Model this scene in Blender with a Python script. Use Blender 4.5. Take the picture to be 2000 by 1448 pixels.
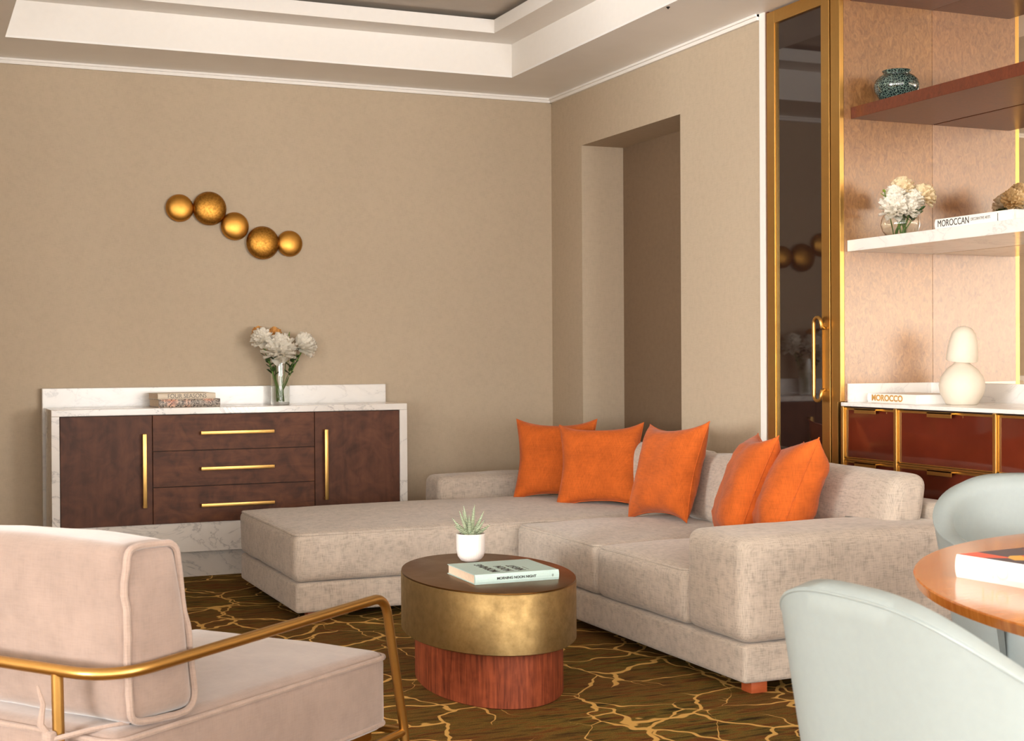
import bpy, bmesh, math, random
from mathutils import Vector, Matrix, noise
for o in list(bpy.data.objects): bpy.data.objects.remove(o)
scene = bpy.context.scene
col = scene.collection
R = math.radians
# ------------------------------------------------------------------ camera
cd = bpy.data.cameras.new('camera'); cam = bpy.data.objects.new('camera', cd); col.objects.link(cam)
cd.sensor_width = 36.0; cd.lens = 2745.46 / 2000 * 36.0; cd.clip_start = 0.05
right = Vector((0.91804, -0.39656, -0.00579)); fwd = Vector((0.39663, 0.91793, -0.00909)).normalized()
upv = right.cross(fwd).normalized(); right = fwd.cross(upv).normalized()
cam.matrix_world = Matrix(((right.x, upv.x, -fwd.x, 0), (right.y, upv.y, -fwd.y, 0), (right.z, upv.z, -fwd.z, 1.25), (0, 0, 0, 1)))
cd.dof.use_dof = True; cd.dof.focus_distance = 5.9; cd.dof.aperture_fstop = 9.0
scene.camera = cam
# ------------------------------------------------------------------ world, daylight through the windows, exposure
w = bpy.data.worlds.new('world'); scene.world = w; w.use_nodes = True
w.node_tree.nodes['Background'].inputs[0].default_value = (0.86, 0.92, 1.0, 1); w.node_tree.nodes['Background'].inputs[1].default_value = 0.6
def area(name, loc, rot, sx, sy, power, colr):
    l = bpy.data.lights.new(name, 'AREA'); l.shape = 'RECTANGLE'; l.size = sx; l.size_y = sy; l.energy = power; l.color = colr
    o = bpy.data.objects.new(name, l); o.location = loc; o.rotation_euler = rot; col.objects.link(o); return o
WARM = (1.0, 0.995, 0.98)
area('window_daylight', (-6.3, -7.9, 1.45), (R(108), 0, 0), 2.8, 2.1, 400, WARM)
area('window_daylight', (-2.75, -7.9, 1.45), (R(110), 0, 0), 2.3, 2.1, 330, WARM)
area('window_daylight', (0.35, -7.9, 1.45), (R(110), 0, 0), 2.3, 2.1, 150, WARM)
area('window_daylight', (3.2, -7.9, 1.45), (R(110), 0, 0), 2.0, 2.1, 330, WARM)
area('window_daylight', (-7.9, -0.2, 1.45), (R(120), 0, R(-90)), 3.2, 2.1, 1350, WARM)
area('window_daylight', (-7.9, -4.6, 1.45), (R(115), 0, R(-90)), 3.2, 2.1, 300, WARM)
area('window_daylight', (4.65, -2.5, 1.45), (R(130), 0, R(90)), 3.2, 2.1, 1100, WARM)
vs = scene.view_settings
vs.view_transform = 'Standard'; vs.look = 'None'; vs.exposure = -0.10; vs.gamma = 1.0; vs.use_curve_mapping = False

# ------------------------------------------------------------------ materials
def nm(name):
    m = bpy.data.materials.new(name); m.use_nodes = True
    nt = m.node_tree; return m, nt, nt.nodes['Principled BSDF']
def L(nt, a, b): nt.links.new(a, b)
def node(nt, t, **kw):
    n = nt.nodes.new(t)
    for k, v in kw.items():
        if k in n.inputs: n.inputs[k].default_value = v
        else: setattr(n, k, v)
    return n
def c4(c): return (c[0], c[1], c[2], 1)
def s2l(*c):
    return tuple(((x / 255) / 12.92 if x / 255 <= 0.04045 else ((x / 255 + 0.055) / 1.055) ** 2.4) for x in c)
def coords(nt, scale=(1, 1, 1), rot=(0, 0, 0), src='Object'):
    tc = node(nt, 'ShaderNodeTexCoord'); mp = node(nt, 'ShaderNodeMapping')
    mp.inputs['Scale'].default_value = scale; mp.inputs['Rotation'].default_value = rot
    L(nt, tc.outputs[src], mp.inputs[0]); return mp.outputs[0]
def ramp(nt, fac, stops, interp='LINEAR'):
    r = node(nt, 'ShaderNodeValToRGB'); cr = r.color_ramp; cr.interpolation = interp
    while len(cr.elements) < len(stops): cr.elements.new(0.5)
    for e, (p, c) in zip(cr.elements, stops): e.position = p; e.color = c4(c)
    L(nt, fac, r.inputs[0]); return r.outputs[0]
def bump(nt, h, b, strength=0.3, dist=0.002):
    n = node(nt, 'ShaderNodeBump', Strength=strength, Distance=dist); L(nt, h, n.inputs['Height']); L(nt, n.outputs[0], b.inputs['Normal'])
def mix(nt, fac, a, b, mode='MIX'):
    n = node(nt, 'ShaderNodeMix', data_type='RGBA', blend_type=mode)
    if isinstance(fac, float): n.inputs[0].default_value = fac
    else: L(nt, fac, n.inputs[0])
    for i, v in ((6, a), (7, b)):
        if isinstance(v, tuple): n.inputs[i].default_value = c4(v)
        else: L(nt, v, n.inputs[i])
    return n.outputs[2]
def plain(name, c, rough=0.5, metal=0.0, spec=0.5, var=0.06, scale=30, bmp=0.0, coat=0.0):
    m, nt, b = nm(name)
    n = node(nt, 'ShaderNodeTexNoise', Scale=scale, Detail=3.0); L(nt, coords(nt), n.inputs['Vector'])
    d = tuple(x * (1 - var) for x in c); e = tuple(min(1, x * (1 + var)) for x in c)
    L(nt, ramp(nt, n.outputs[0], [(0.3, d), (0.7, e)]), b.inputs['Base Color'])
    b.inputs['Roughness'].default_value = rough; b.inputs['Metallic'].default_value = metal; b.inputs['Specular IOR Level'].default_value = spec
    b.inputs['Coat Weight'].default_value = coat; b.inputs['Coat Roughness'].default_value = 0.08
    if bmp: bump(nt, n.outputs[0], b, bmp)
    return m
def weave(name, c, dark=0.72, light=1.15, sc=220, blotch=0.12, bl_sc=5, rough=0.9, bs=0.35, sheen=0.3):
    """woven cloth: threads run along all three object axes, broad patches of brushed nap"""
    m, nt, b = nm(name)
    outs = []
    for s in ((sc, sc * 0.07, sc * 0.07), (sc * 0.07, sc, sc * 0.07), (sc * 0.07, sc * 0.07, sc)):
        n = node(nt, 'ShaderNodeTexNoise', Scale=1.0, Detail=2.0); L(nt, coords(nt, s), n.inputs['Vector']); outs.append(n.outputs[0])
    a = node(nt, 'ShaderNodeMath', operation='ADD'); L(nt, outs[0], a.inputs[0]); L(nt, outs[1], a.inputs[1])
    a2 = node(nt, 'ShaderNodeMath', operation='ADD'); L(nt, a.outputs[0], a2.inputs[0]); L(nt, outs[2], a2.inputs[1])
    a3 = node(nt, 'ShaderNodeMath', operation='MULTIPLY'); L(nt, a2.outputs[0], a3.inputs[0]); a3.inputs[1].default_value = 1 / 3
    base = ramp(nt, a3.outputs[0], [(0.38, tuple(x * dark for x in c)), (0.5, c), (0.62, tuple(min(1, x * light) for x in c))])
    p = node(nt, 'ShaderNodeTexNoise', Scale=bl_sc, Detail=4.0, Roughness=0.6); L(nt, coords(nt), p.inputs['Vector'])
    pr = ramp(nt, p.outputs[0], [(0.35, (1 - blotch,) * 3), (0.65, (1, 1, 1))])
    L(nt, mix(nt, 1.0, base, pr, 'MULTIPLY'), b.inputs['Base Color'])
    b.inputs['Roughness'].default_value = rough; b.inputs['Specular IOR Level'].default_value = 0.2
    b.inputs['Sheen Weight'].default_value = sheen; b.inputs['Sheen Roughness'].default_value = 0.5
    bump(nt, a3.outputs[0], b, bs, 0.002)
    return m
def wood(name, c1, c2, scale=(2, 2, 30), rough=0.35, fig=0.5, coat=0.0, spec=0.5, coatr=0.1):
    m, nt, b = nm(name)
    n = node(nt, 'ShaderNodeTexNoise', Scale=1.0, Detail=6.0, Roughness=0.6, Distortion=0.6); L(nt, coords(nt, scale), n.inputs['Vector'])
    n2 = node(nt, 'ShaderNodeTexNoise', Scale=9.0, Detail=5.0, Distortion=1.6); L(nt, coords(nt), n2.inputs['Vector'])
    f = node(nt, 'ShaderNodeMix', data_type='FLOAT'); f.inputs[0].default_value = fig; L(nt, n.outputs[0], f.inputs[2]); L(nt, n2.outputs[0], f.inputs[3])
    L(nt, ramp(nt, f.outputs[0], [(0.3, c1), (0.7, c2)]), b.inputs['Base Color'])
    b.inputs['Roughness'].default_value = rough; b.inputs['Coat Weight'].default_value = coat; b.inputs['Coat Roughness'].default_value = coatr
    b.inputs['Specular IOR Level'].default_value = spec
    bump(nt, f.outputs[0], b, 0.08, 0.002)
    return m
def marble(name, base=(0.78, 0.74, 0.69), vein=(0.36, 0.34, 0.33), rough=0.15, sc=3.0):
    m, nt, b = nm(name)
    n = node(nt, 'ShaderNodeTexNoise', Scale=sc, Detail=7.0, Roughness=0.62, Distortion=1.4); L(nt, coords(nt, (1, 1, 1.6), (0, R(35), R(20))), n.inputs['Vector'])
    c = ramp(nt, n.outputs[0], [(0.40, base), (0.48, tuple(x * 0.93 for x in base)), (0.5, vein), (0.52, tuple(x * 0.95 for x in base)), (0.62, base)])
    n2 = node(nt, 'ShaderNodeTexNoise', Scale=5.0, Detail=5.0); L(nt, coords(nt), n2.inputs['Vector'])
    soft = ramp(nt, n2.outputs[0], [(0.35, (0.1,) * 3), (0.65, (0.8,) * 3)])
    L(nt, mix(nt, soft, c, base), b.inputs['Base Color']); b.inputs['Roughness'].default_value = rough
    return m
def metal(name, c, rough=0.28, blotch=0.15, sc=8, streak=None, bs=0.05):
    m, nt, b = nm(name)
    n = node(nt, 'ShaderNodeTexNoise', Scale=sc if streak is None else 1.0, Detail=5.0, Roughness=0.65); L(nt, coords(nt, streak or (1, 1, 1)), n.inputs['Vector'])
    L(nt, ramp(nt, n.outputs[0], [(0.3, tuple(x * (1 - blotch) for x in c)), (0.7, c)]), b.inputs['Base Color'])
    L(nt, ramp(nt, n.outputs[0], [(0.3, (rough + 0.08,) * 3), (0.7, (rough,) * 3)]), b.inputs['Roughness'])
    b.inputs['Metallic'].default_value = 1.0; bump(nt, n.outputs[0], b, bs, 0.001)
    return m
def glass(name, tint=(1, 1, 1), rough=0.0):
    m, nt, b = nm(name)
    n = node(nt, 'ShaderNodeTexNoise', Scale=6.0); L(nt, coords(nt), n.inputs['Vector'])
    L(nt, ramp(nt, n.outputs[0], [(0, tuple(x * 0.98 for x in tint)), (1, tint)]), b.inputs['Base Color'])
    b.inputs['Transmission Weight'].default_value = 1.0; b.inputs['Roughness'].default_value = rough; b.inputs['IOR'].default_value = 1.45
    return m
def carpet():
    m, nt, b = nm('carpet_vein_pattern')
    v = coords(nt)
    # streaked ground: olive, umber and rust
    st = node(nt, 'ShaderNodeTexNoise', Scale=1.0, Detail=5.0, Roughness=0.65); L(nt, coords(nt, (4.5, 26, 1), (0, 0, R(-22))), st.inputs['Vector'])
    ground = ramp(nt, st.outputs[0], [(0.32, s2l(44, 33, 16)), (0.42, s2l(80, 66, 28)), (0.50, s2l(116, 98, 42)), (0.57, s2l(118, 74, 32)), (0.68, s2l(60, 43, 21))])
    pt = node(nt, 'ShaderNodeTexNoise', Scale=1.3, Detail=3.0); L(nt, v, pt.inputs['Vector'])
    ground = mix(nt, ramp(nt, pt.outputs[0], [(0.4, (0,) * 3), (0.62, (0.55,) * 3)]), ground, s2l(108, 68, 34), 'MIX')
    fine = node(nt, 'ShaderNodeTexNoise', Scale=260.0, Detail=2.0); L(nt, v, fine.inputs['Vector'])
    ground = mix(nt, 0.55, ground, ramp(nt, fine.outputs[0], [(0.35, (0.45,) * 3), (0.65, (1.35,) * 3)]), 'MULTIPLY')
    # wandering golden veins, thinning out and breaking off
    fac = None
    for scl, wd, seed, lo in ((2.9, 0.027, (0, 0, 0), 0.30), (3.9, 0.027, (7.3, 2.1, 0), 0.36)):
        d = node(nt, 'ShaderNodeTexNoise', Scale=2.3, Detail=3.0, Roughness=0.55); of0 = node(nt, 'ShaderNodeVectorMath', operation='ADD'); L(nt, v, of0.inputs[0]); of0.inputs[1].default_value = seed; L(nt, of0.outputs[0], d.inputs['Vector'])
        dm = node(nt, 'ShaderNodeVectorMath', operation='SCALE'); dm.inputs['Scale'].default_value = 0.42; L(nt, d.outputs['Color'], dm.inputs[0])
        of = node(nt, 'ShaderNodeVectorMath', operation='ADD'); L(nt, of0.outputs[0], of.inputs[0]); L(nt, dm.outputs[0], of.inputs[1])
        sq = node(nt, 'ShaderNodeVectorMath', operation='MULTIPLY'); L(nt, of.outputs[0], sq.inputs[0]); sq.inputs[1].default_value = (1, 0.75, 0)
        vo = node(nt, 'ShaderNodeTexVoronoi', Scale=scl, feature='DISTANCE_TO_EDGE', voronoi_dimensions='2D'); L(nt, sq.outputs[0], vo.inputs['Vector'])
        g = node(nt, 'ShaderNodeTexNoise', Scale=1.9, Detail=1.0); L(nt, of.outputs[0], g.inputs['Vector'])
        gw = node(nt, 'ShaderNodeMapRange'); gw.inputs['From Min'].default_value = lo; gw.inputs['From Max'].default_value = lo + 0.14; gw.inputs['To Min'].default_value = 0.0; gw.inputs['To Max'].default_value = wd; L(nt, g.outputs[0], gw.inputs['Value'])
        sb_ = node(nt, 'ShaderNodeMath', operation='SUBTRACT'); L(nt, gw.outputs[0], sb_.inputs[0]); L(nt, vo.outputs['Distance'], sb_.inputs[1])
        k = ramp(nt, sb_.outputs[0], [(0.0, (0,) * 3), (0.008, (1,) * 3)])
        fac = k if fac is None else mix(nt, 1.0, fac, k, 'LIGHTEN')
    L(nt, mix(nt, fac, ground, s2l(214, 170, 96)), b.inputs['Base Color'])
    b.inputs['Roughness'].default_value = 1.0; b.inputs['Specular IOR Level'].default_value = 0.1
    bump(nt, fine.outputs[0], b, 0.5, 0.004)
    return m
def mosaic(name):
    m, nt, b = nm(name)
    v = node(nt, 'ShaderNodeTexVoronoi', Scale=95.0, feature='F1'); L(nt, coords(nt), v.inputs['Vector'])
    v2 = node(nt, 'ShaderNodeTexVoronoi', Scale=14.0); L(nt, coords(nt), v2.inputs['Vector'])
    big = ramp(nt, v2.outputs['Distance'], [(0.2, s2l(206, 98, 58)), (0.42, s2l(226, 168, 140)), (0.6, s2l(120, 112, 104))])
    L(nt, mix(nt, ramp(nt, v.outputs['Distance'], [(0.28, (1,) * 3), (0.36, (0,) * 3), (0.5, (0,) * 3), (0.56, (1,) * 3)]), s2l(58, 48, 46), mix(nt, 0.35, big, s2l(240, 220, 200))), b.inputs['Base Color'])
    b.inputs['Roughness'].default_value = 0.4
    return m
def crackle():
    m, nt, b = nm('crackled_green_glaze')
    v = node(nt, 'ShaderNodeTexVoronoi', Scale=85.0, feature='DISTANCE_TO_EDGE'); L(nt, coords(nt), v.inputs['Vector'])
    L(nt, ramp(nt, v.outputs['Distance'], [(0.02, s2l(116, 134, 122)), (0.09, s2l(26, 42, 42))]), b.inputs['Base Color'])
    b.inputs['Roughness'].default_value = 0.12; b.inputs['Coat Weight'].default_value = 0.6
    return m
def artcover():
    m, nt, b = nm('printed_art_cover')
    v = node(nt, 'ShaderNodeTexVoronoi', Scale=11.0); L(nt, coords(nt), v.inputs['Vector'])
    L(nt, ramp(nt, v.outputs['Color'], [(0.0, s2l(225, 80, 58)), (0.3, s2l(40, 48, 72)), (0.6, s2l(70, 92, 130)), (0.75, s2l(225, 170, 70))], 'CONSTANT'), b.inputs['Base Color'])
    b.inputs['Roughness'].default_value = 0.3
    return m
def stripes():
    m, nt, b = nm('banded_succulent_leaf')
    wv = node(nt, 'ShaderNodeTexWave', Scale=60.0, bands_direction='Z', Distortion=1.0); L(nt, coords(nt), wv.inputs['Vector'])
    L(nt, ramp(nt, wv.outputs[0], [(0.45, s2l(66, 92, 62)), (0.7, s2l(214, 222, 190))]), b.inputs['Base Color']); b.inputs['Roughness'].default_value = 0.5
    return m
def veneer(name, c1, c2, band=(4.2, 4.2, 0), rough=0.4, coat=1.0, coatr=0.28, spec=0.5):
    """figured lacquered veneer in upright leaves"""
    m, nt, b = nm(name)
    n = node(nt, 'ShaderNodeTexNoise', Scale=44.0, Detail=6.0, Roughness=0.65, Distortion=1.4); L(nt, coords(nt, (1, 1, 0.55), (0, R(25), R(20))), n.inputs['Vector'])
    base = ramp(nt, n.outputs[0], [(0.3, c1), (0.7, c2)])
    v = node(nt, 'ShaderNodeTexVoronoi', Scale=1.0); v.feature = 'F1'; L(nt, coords(nt, band), v.inputs['Vector'])
    s = node(nt, 'ShaderNodeSeparateColor'); L(nt, v.outputs['Color'], s.inputs[0])
    L(nt, mix(nt, 1.0, base, ramp(nt, s.outputs[0], [(0.0, (0.62,) * 3), (1.0, (1.05,) * 3)]), 'MULTIPLY'), b.inputs['Base Color'])
    b.inputs['Roughness'].default_value = rough; b.inputs['Coat Weight'].default_value = coat; b.inputs['Coat Roughness'].default_value = coatr; b.inputs['Coat IOR'].default_value = 1.5 + 0.17 * coat
    b.inputs['Specular IOR Level'].default_value = spec
    return m

def petalmat(name, c):
    m, nt, b = nm(name)
    n = node(nt, 'ShaderNodeTexNoise', Scale=40.0, Detail=2.0); L(nt, coords(nt), n.inputs['Vector'])
    cr = ramp(nt, n.outputs[0], [(0.3, tuple(x * 0.95 for x in c)), (0.7, c)])
    L(nt, cr, b.inputs['Base Color']); b.inputs['Roughness'].default_value = 0.7
    t = node(nt, 'ShaderNodeBsdfTranslucent'); L(nt, cr, t.inputs[0]); mx = node(nt, 'ShaderNodeMixShader'); mx.inputs[0].default_value = 0.35
    L(nt, b.outputs[0], mx.inputs[1]); L(nt, t.outputs[0], mx.inputs[2]); L(nt, mx.outputs[0], nt.nodes['Material Output'].inputs[0])
    return m
M = dict(
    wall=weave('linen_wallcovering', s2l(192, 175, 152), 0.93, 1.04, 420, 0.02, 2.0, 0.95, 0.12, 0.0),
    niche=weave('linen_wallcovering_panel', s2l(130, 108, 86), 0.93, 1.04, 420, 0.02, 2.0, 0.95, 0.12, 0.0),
    white=plain('white_ceiling_paint', s2l(244, 240, 234), 0.7, var=0.01),
    soffit=plain('pearl_soffit_paint', s2l(246, 244, 241), 0.45, var=0.02, scale=4),
    taupe=plain('taupe_ceiling_paint', s2l(206, 198, 188), 0.6, var=0.03, scale=8),
    carpet=carpet(),
    sofa=weave('sofa_chenille', s2l(195, 182, 168), 0.70, 1.14, 420, 0.12, 5),
    orange=weave('orange_velvet', s2l(204, 98, 34), 0.85, 1.1, 260, 0.22, 9, 0.85, 0.2, 0.12),
    blush=weave('blush_velvet', s2l(140, 120, 109), 0.90, 1.06, 420, 0.14, 9, 0.85, 0.2, 0.5),
    cord=weave('blush_cord', s2l(150, 130, 118), 0.86, 1.08, 300, 0.06, 9, 0.85, 0.2, 0.3),
    brass=metal('satin_brass', s2l(206, 164, 96), 0.32, 0.05, 20, bs=0.0),
    bronze=metal('antique_brass_tube', s2l(190, 148, 84), 0.30, 0.10, 14, bs=0.0),
    goldleaf=metal('aged_gold_leaf', s2l(168, 142, 96), 0.46, 0.34, 26, bs=0.10),
    disc=metal('patinated_bronze', s2l(206, 150, 70), 0.36, 0.25, 10),
    discr=metal('hammered_bronze', s2l(190, 136, 60), 0.36, 0.55, 90, bs=0.8),
    tabletop=metal('bronze_tabletop', s2l(128, 90, 46), 0.30, 0.15, 6),
    redwood=wood('rosewood_base', s2l(66, 24, 13), s2l(156, 78, 47), (70, 70, 5), 0.6, 0.25, 0.0, 0.15),
    walnut=wood('walnut_veneer', s2l(56, 29, 17), s2l(116, 70, 45), (5, 5, 26), 0.5, 0.55, 0.0, 0.25),
    walnutv=wood('walnut_door_veneer', s2l(56, 29, 17), s2l(108, 66, 45), (14, 14, 2.0), 0.5, 0.5, 0.0, 0.25),
    oak=wood('honey_oak_top', s2l(166, 92, 34), s2l(200, 128, 60), (7, 60, 7), 0.14, 0.12, 0.15),
    foot=wood('cherry_foot', s2l(150, 68, 34), s2l(190, 96, 54), (8, 8, 40), 0.4, 0.3),
    panel=veneer('golden_figured_veneer', s2l(116, 72, 36), s2l(174, 124, 74)),
    shelfwood=veneer('mahogany_shelf', s2l(86, 40, 22), s2l(116, 58, 34), (1, 0.2, 0), 0.4, 0.35, 0.3, 0.3),
    marble=marble('white_marble'),
    marblew=marble('pale_marble', (0.86, 0.83, 0.79), (0.62, 0.60, 0.58), 0.2),
    marbleg=marble('grey_marble', (0.60, 0.56, 0.51), (0.32, 0.31, 0.30), 0.3),
    smoke=plain('smoked_glass', s2l(38, 24, 20), 0.03, 0, 0.9, 0.05, 3),
    burg=plain('burgundy_glass', s2l(92, 36, 22), 0.06, 0, 0.6, 0.2, 4),
    dark=plain('dark_carcass', s2l(52, 36, 28), 0.6),
    mirror=plain('bronze_mirror', s2l(246, 232, 214), 0.01, 1.0, var=0.005, scale=2),
    mint=plain('mint_leather', s2l(139, 148, 147), 0.42, 0, 0.45, 0.02, 60, 0.03),
    ceramic=plain('matte_white_ceramic', s2l(222, 211, 194), 0.6, var=0.02),
    potw=plain('white_porcelain_pot', s2l(246, 240, 236), 0.35, var=0.01),
    soil=plain('terracotta_gravel', s2l(150, 84, 60), 0.9, var=0.3, scale=300),
    leaf=plain('dark_green_leaf', s2l(52, 78, 34), 0.45, var=0.3, scale=40),
    leafl=plain('lime_leaf', s2l(138, 160, 62), 0.5, var=0.25, scale=40),
    stem=plain('green_stem', s2l(92, 124, 50), 0.5, var=0.2, scale=40),
    pet=petalmat('white_petal', s2l(255, 250, 238)),
    petp=petalmat('peach_petal', s2l(252, 234, 196)),
    peto=petalmat('orange_petal', s2l(236, 180, 104)),
    succ=stripes(), crackle=crackle(), mosaic=mosaic('mosaic_print'), art=artcover(),
    aqua=plain('pale_aqua_cloth', s2l(186, 212, 208), 0.6, var=0.03, scale=200),
    paper=plain('book_pages', s2l(238, 216, 192), 0.9, var=0.05, scale=100),
    paperw=plain('white_book_cloth', s2l(246, 242, 236), 0.5, var=0.01),
    cream=plain('cream_book_cover', s2l(226, 212, 190), 0.5, var=0.03),
    ink=plain('black_ink', s2l(40, 38, 36), 0.6), inkg=plain('gold_ink', s2l(200, 150, 70), 0.5), inky=plain('pale_yellow_ink', s2l(244, 236, 210), 0.5),
    inkgr=plain('grey_ink', s2l(110, 104, 96), 0.6),
    water=glass('clear_glass', (0.97, 0.99, 0.96)), black=plain('black_metal', s2l(34, 32, 30), 0.4, 0.6),
    framew=plain('window_frame_paint', s2l(235, 230, 222), 0.5, var=0.01),
)
# ------------------------------------------------------------------ mesh helpers
class MB:
    def __init__(s): s.v = []; s.f = []
    def add(s, v, f):
        o = len(s.v); s.v += [tuple(x) for x in v]; s.f += [tuple(i + o for i in q) for q in f]; return s
    def box(s, x0, x1, y0, y1, z0, z1, bv=0.0):
        bm = bmesh.new(); bmesh.ops.create_cube(bm, size=1)
        for v in bm.verts: v.co = ((x0 + x1) / 2 + v.co.x * (x1 - x0), (y0 + y1) / 2 + v.co.y * (y1 - y0), (z0 + z1) / 2 + v.co.z * (z1 - z0))
        if bv: bmesh.ops.bevel(bm, geom=bm.edges[:], offset=bv, segments=2, affect='EDGES', profile=0.6)
        bm.verts.index_update(); s.add([v.co for v in bm.verts], [[v.index for v in f.verts] for f in bm.faces]); bm.free(); return s
    def tube(s, pts, r, n=10, closed=False, flat=None):
        pts = [Vector(p) for p in pts]; m = len(pts); rings = []
        prev = None
        for i, p in enumerate(pts):
            a = pts[(i - 1) % m] if (closed or i > 0) else p; b = pts[(i + 1) % m] if (closed or i < m - 1) else p
            t = (b - a).normalized()
            if prev is None:
                u = t.cross(Vector((0, 0, 1)))
                if u.length < 0.05: u = t.cross(Vector((1, 0, 0)))
            else: u = prev - t * prev.dot(t)
            u.normalize(); w_ = t.cross(u); prev = u
            rr = r[i] if isinstance(r, (list, tuple)) else r
            rings.append([p + (u * math.cos(2 * math.pi * k / n) + w_ * math.sin(2 * math.pi * k / n)) * rr for k in range(n)])
        v = [q for g in rings for q in g]; f = []
        for i in range(m if closed else m - 1):
            j = (i + 1) % m
            for k in range(n): f.append((i * n + k, i * n + (k + 1) % n, j * n + (k + 1) % n, j * n + k))
        if not closed: f.append(tuple(range(n - 1, -1, -1))); f.append(tuple((m - 1) * n + k for k in range(n)))
        return s.add(v, f)
    def lathe(s, prof, c=(0, 0, 0), n=40, cap0=True, cap1=True, sx=1, sy=1, flute=0, fl_n=0, M4=None):
        v = []; f = []
        for (r, z) in prof:
            for k in range(n):
                a = 2 * math.pi * k / n; q = r * (1 + (flute * math.cos(a * fl_n) if r > 0.02 else 0))
                p = Vector((q * math.cos(a) * sx, q * math.sin(a) * sy, z))
                if M4: p = M4 @ p
                v.append((p.x + c[0], p.y + c[1], p.z + c[2]))
        m = len(prof)
        for i in range(m - 1):
            for k in range(n): f.append((i * n + k, i * n + (k + 1) % n, (i + 1) * n + (k + 1) % n, (i + 1) * n + k))
        if cap0: f.append(tuple(range(n - 1, -1, -1)))
        if cap1: f.append(tuple((m - 1) * n + k for k in range(n)))
        return s.add(v, f)
    def rbox(s, x0, x1, y0, y1, z0, z1, r=0.03, crown=0.0, side=0.0, n=10, wr=0.0, seed=0, crownb=0.0, taper=None):
        h = Vector(((x1 - x0) / 2, (y1 - y0) / 2, (z1 - z0) / 2)); c = Vector(((x0 + x1) / 2, (y0 + y1) / 2, (z0 + z1) / 2))
        def axis(hh, rr):
            a = [-hh + rr * (1 - math.cos(math.pi / 2 * i / 4)) * 1.0 for i in range(5)]
            b = [-(hh - rr) + 2 * (hh - rr) * i / n for i in range(1, n)]
            return a + b + [-q for q in reversed(a)]
        A = [axis(h[i], min(r, h[i] * 0.98)) for i in range(3)]; rr = min(r, min(h) * 0.98)
        idx = {}; V = []; F = []
        def vert(p):
            k = (round(p[0], 6), round(p[1], 6), round(p[2], 6))
            if k not in idx: idx[k] = len(V); V.append(Vector(p))
            return idx[k]
        for ax in range(3):
            o1, o2 = (ax + 1) % 3, (ax + 2) % 3
            for sg in (-1, 1):
                for i in range(len(A[o1]) - 1):
                    for j in range(len(A[o2]) - 1):
                        q = []
                        for (a, b) in ((i, j), (i + 1, j), (i + 1, j + 1), (i, j + 1)):
                            p = [0, 0, 0]; p[ax] = sg * h[ax]; p[o1] = A[o1][a]; p[o2] = A[o2][b]; q.append(vert(p))
                        F.append(tuple(q) if sg > 0 else tuple(reversed(q)))
        out = []
        for p in V:
            inn = Vector([max(-(h[i] - rr), min(h[i] - rr, p[i])) for i in range(3)]); d = p - inn
            q = inn + d.normalized() * rr if d.length > 1e-9 else p.copy()
            u, v_, w_ = q.x / h.x, q.y / h.y, q.z / h.z
            bu, bvv, bw = 1 - abs(u) ** 2.5, 1 - abs(v_) ** 2.5, 1 - abs(w_) ** 2.5
            if w_ > 0: q.z += crown * bu * bvv * w_
            else: q.z += crownb * bu * bvv * w_
            q.x += side * u * bvv * bw; q.y += side * v_ * bu * bw
            if taper: q.x, q.y, q.z = taper(q.x, q.y, q.z, u, v_, w_)
            if wr:
                nv = noise.noise_vector((q + c) * 6 + Vector((seed, 0, 0))); q += nv * wr
            out.append(q + c)
        return s.add(out, F)
    def build(s, name, mat, parent=None, smooth=True, world=False, angle=40):
        me = bpy.data.meshes.new(name)
        off = Vector((0, 0, 0))
        if world and parent is not None:
            p = parent
            while p.parent: p = p.parent
            off = Vector(p.location)
        me.from_pydata([tuple(Vector(v) - off) for v in s.v], [], s.f); me.update()
        bm = bmesh.new(); bm.from_mesh(me); bmesh.ops.recalc_face_normals(bm, faces=bm.faces); bm.to_mesh(me); bm.free()
        me.materials.append(M[mat] if isinstance(mat, str) else mat)
        o = bpy.data.objects.new(name, me); col.objects.link(o); o.parent = parent
        if smooth:
            me.polygons.foreach_set('use_smooth', [True] * len(me.polygons)); me.set_sharp_from_angle(angle=R(angle))
        return o
def tag(o, label, cat, group=None):
    o['label'] = label; o['category'] = cat
    if group: o['group'] = group
    return o
def thing(name, label, cat, loc, rz=0.0, group=None):
    o = bpy.data.objects.new(name, None); o.empty_display_size = 0.1; o.location = loc; o.rotation_euler = (0, 0, rz); col.objects.link(o)
    return tag(o, label, cat, group)
def struct(name, mb, mat, parent=None):
    o = mb.build(name, mat, parent, smooth=False); o['kind'] = 'structure'; return o
def lettering(txt, parent, mat, size, mtx, name='lettering', sx=1.0, align='LEFT', bold=0.0):
    c = bpy.data.curves.new('t', 'FONT'); c.body = txt; c.size = size; c.extrude = 0.0004; c.align_x = align; c.align_y = 'CENTER'; c.offset = bold
    t = bpy.data.objects.new('t', c); col.objects.link(t)
    dg = bpy.context.evaluated_depsgraph_get(); me = bpy.data.meshes.new_from_object(t.evaluated_get(dg))
    bpy.data.objects.remove(t); me.transform(mtx @ Matrix.Diagonal((sx, 1, 1, 1)))
    me.materials.clear(); me.materials.append(M[mat]); me.name = name
    o = bpy.data.objects.new(name, me); col.objects.link(o); o.parent = parent; return o
def frame(org, xax, yax):
    xa = Vector(xax).normalized(); ya = Vector(yax).normalized(); za = xa.cross(ya)
    return Matrix(((xa.x, ya.x, za.x, org[0]), (xa.y, ya.y, za.y, org[1]), (xa.z, ya.z, za.z, org[2]), (0, 0, 0, 1)))
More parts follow.
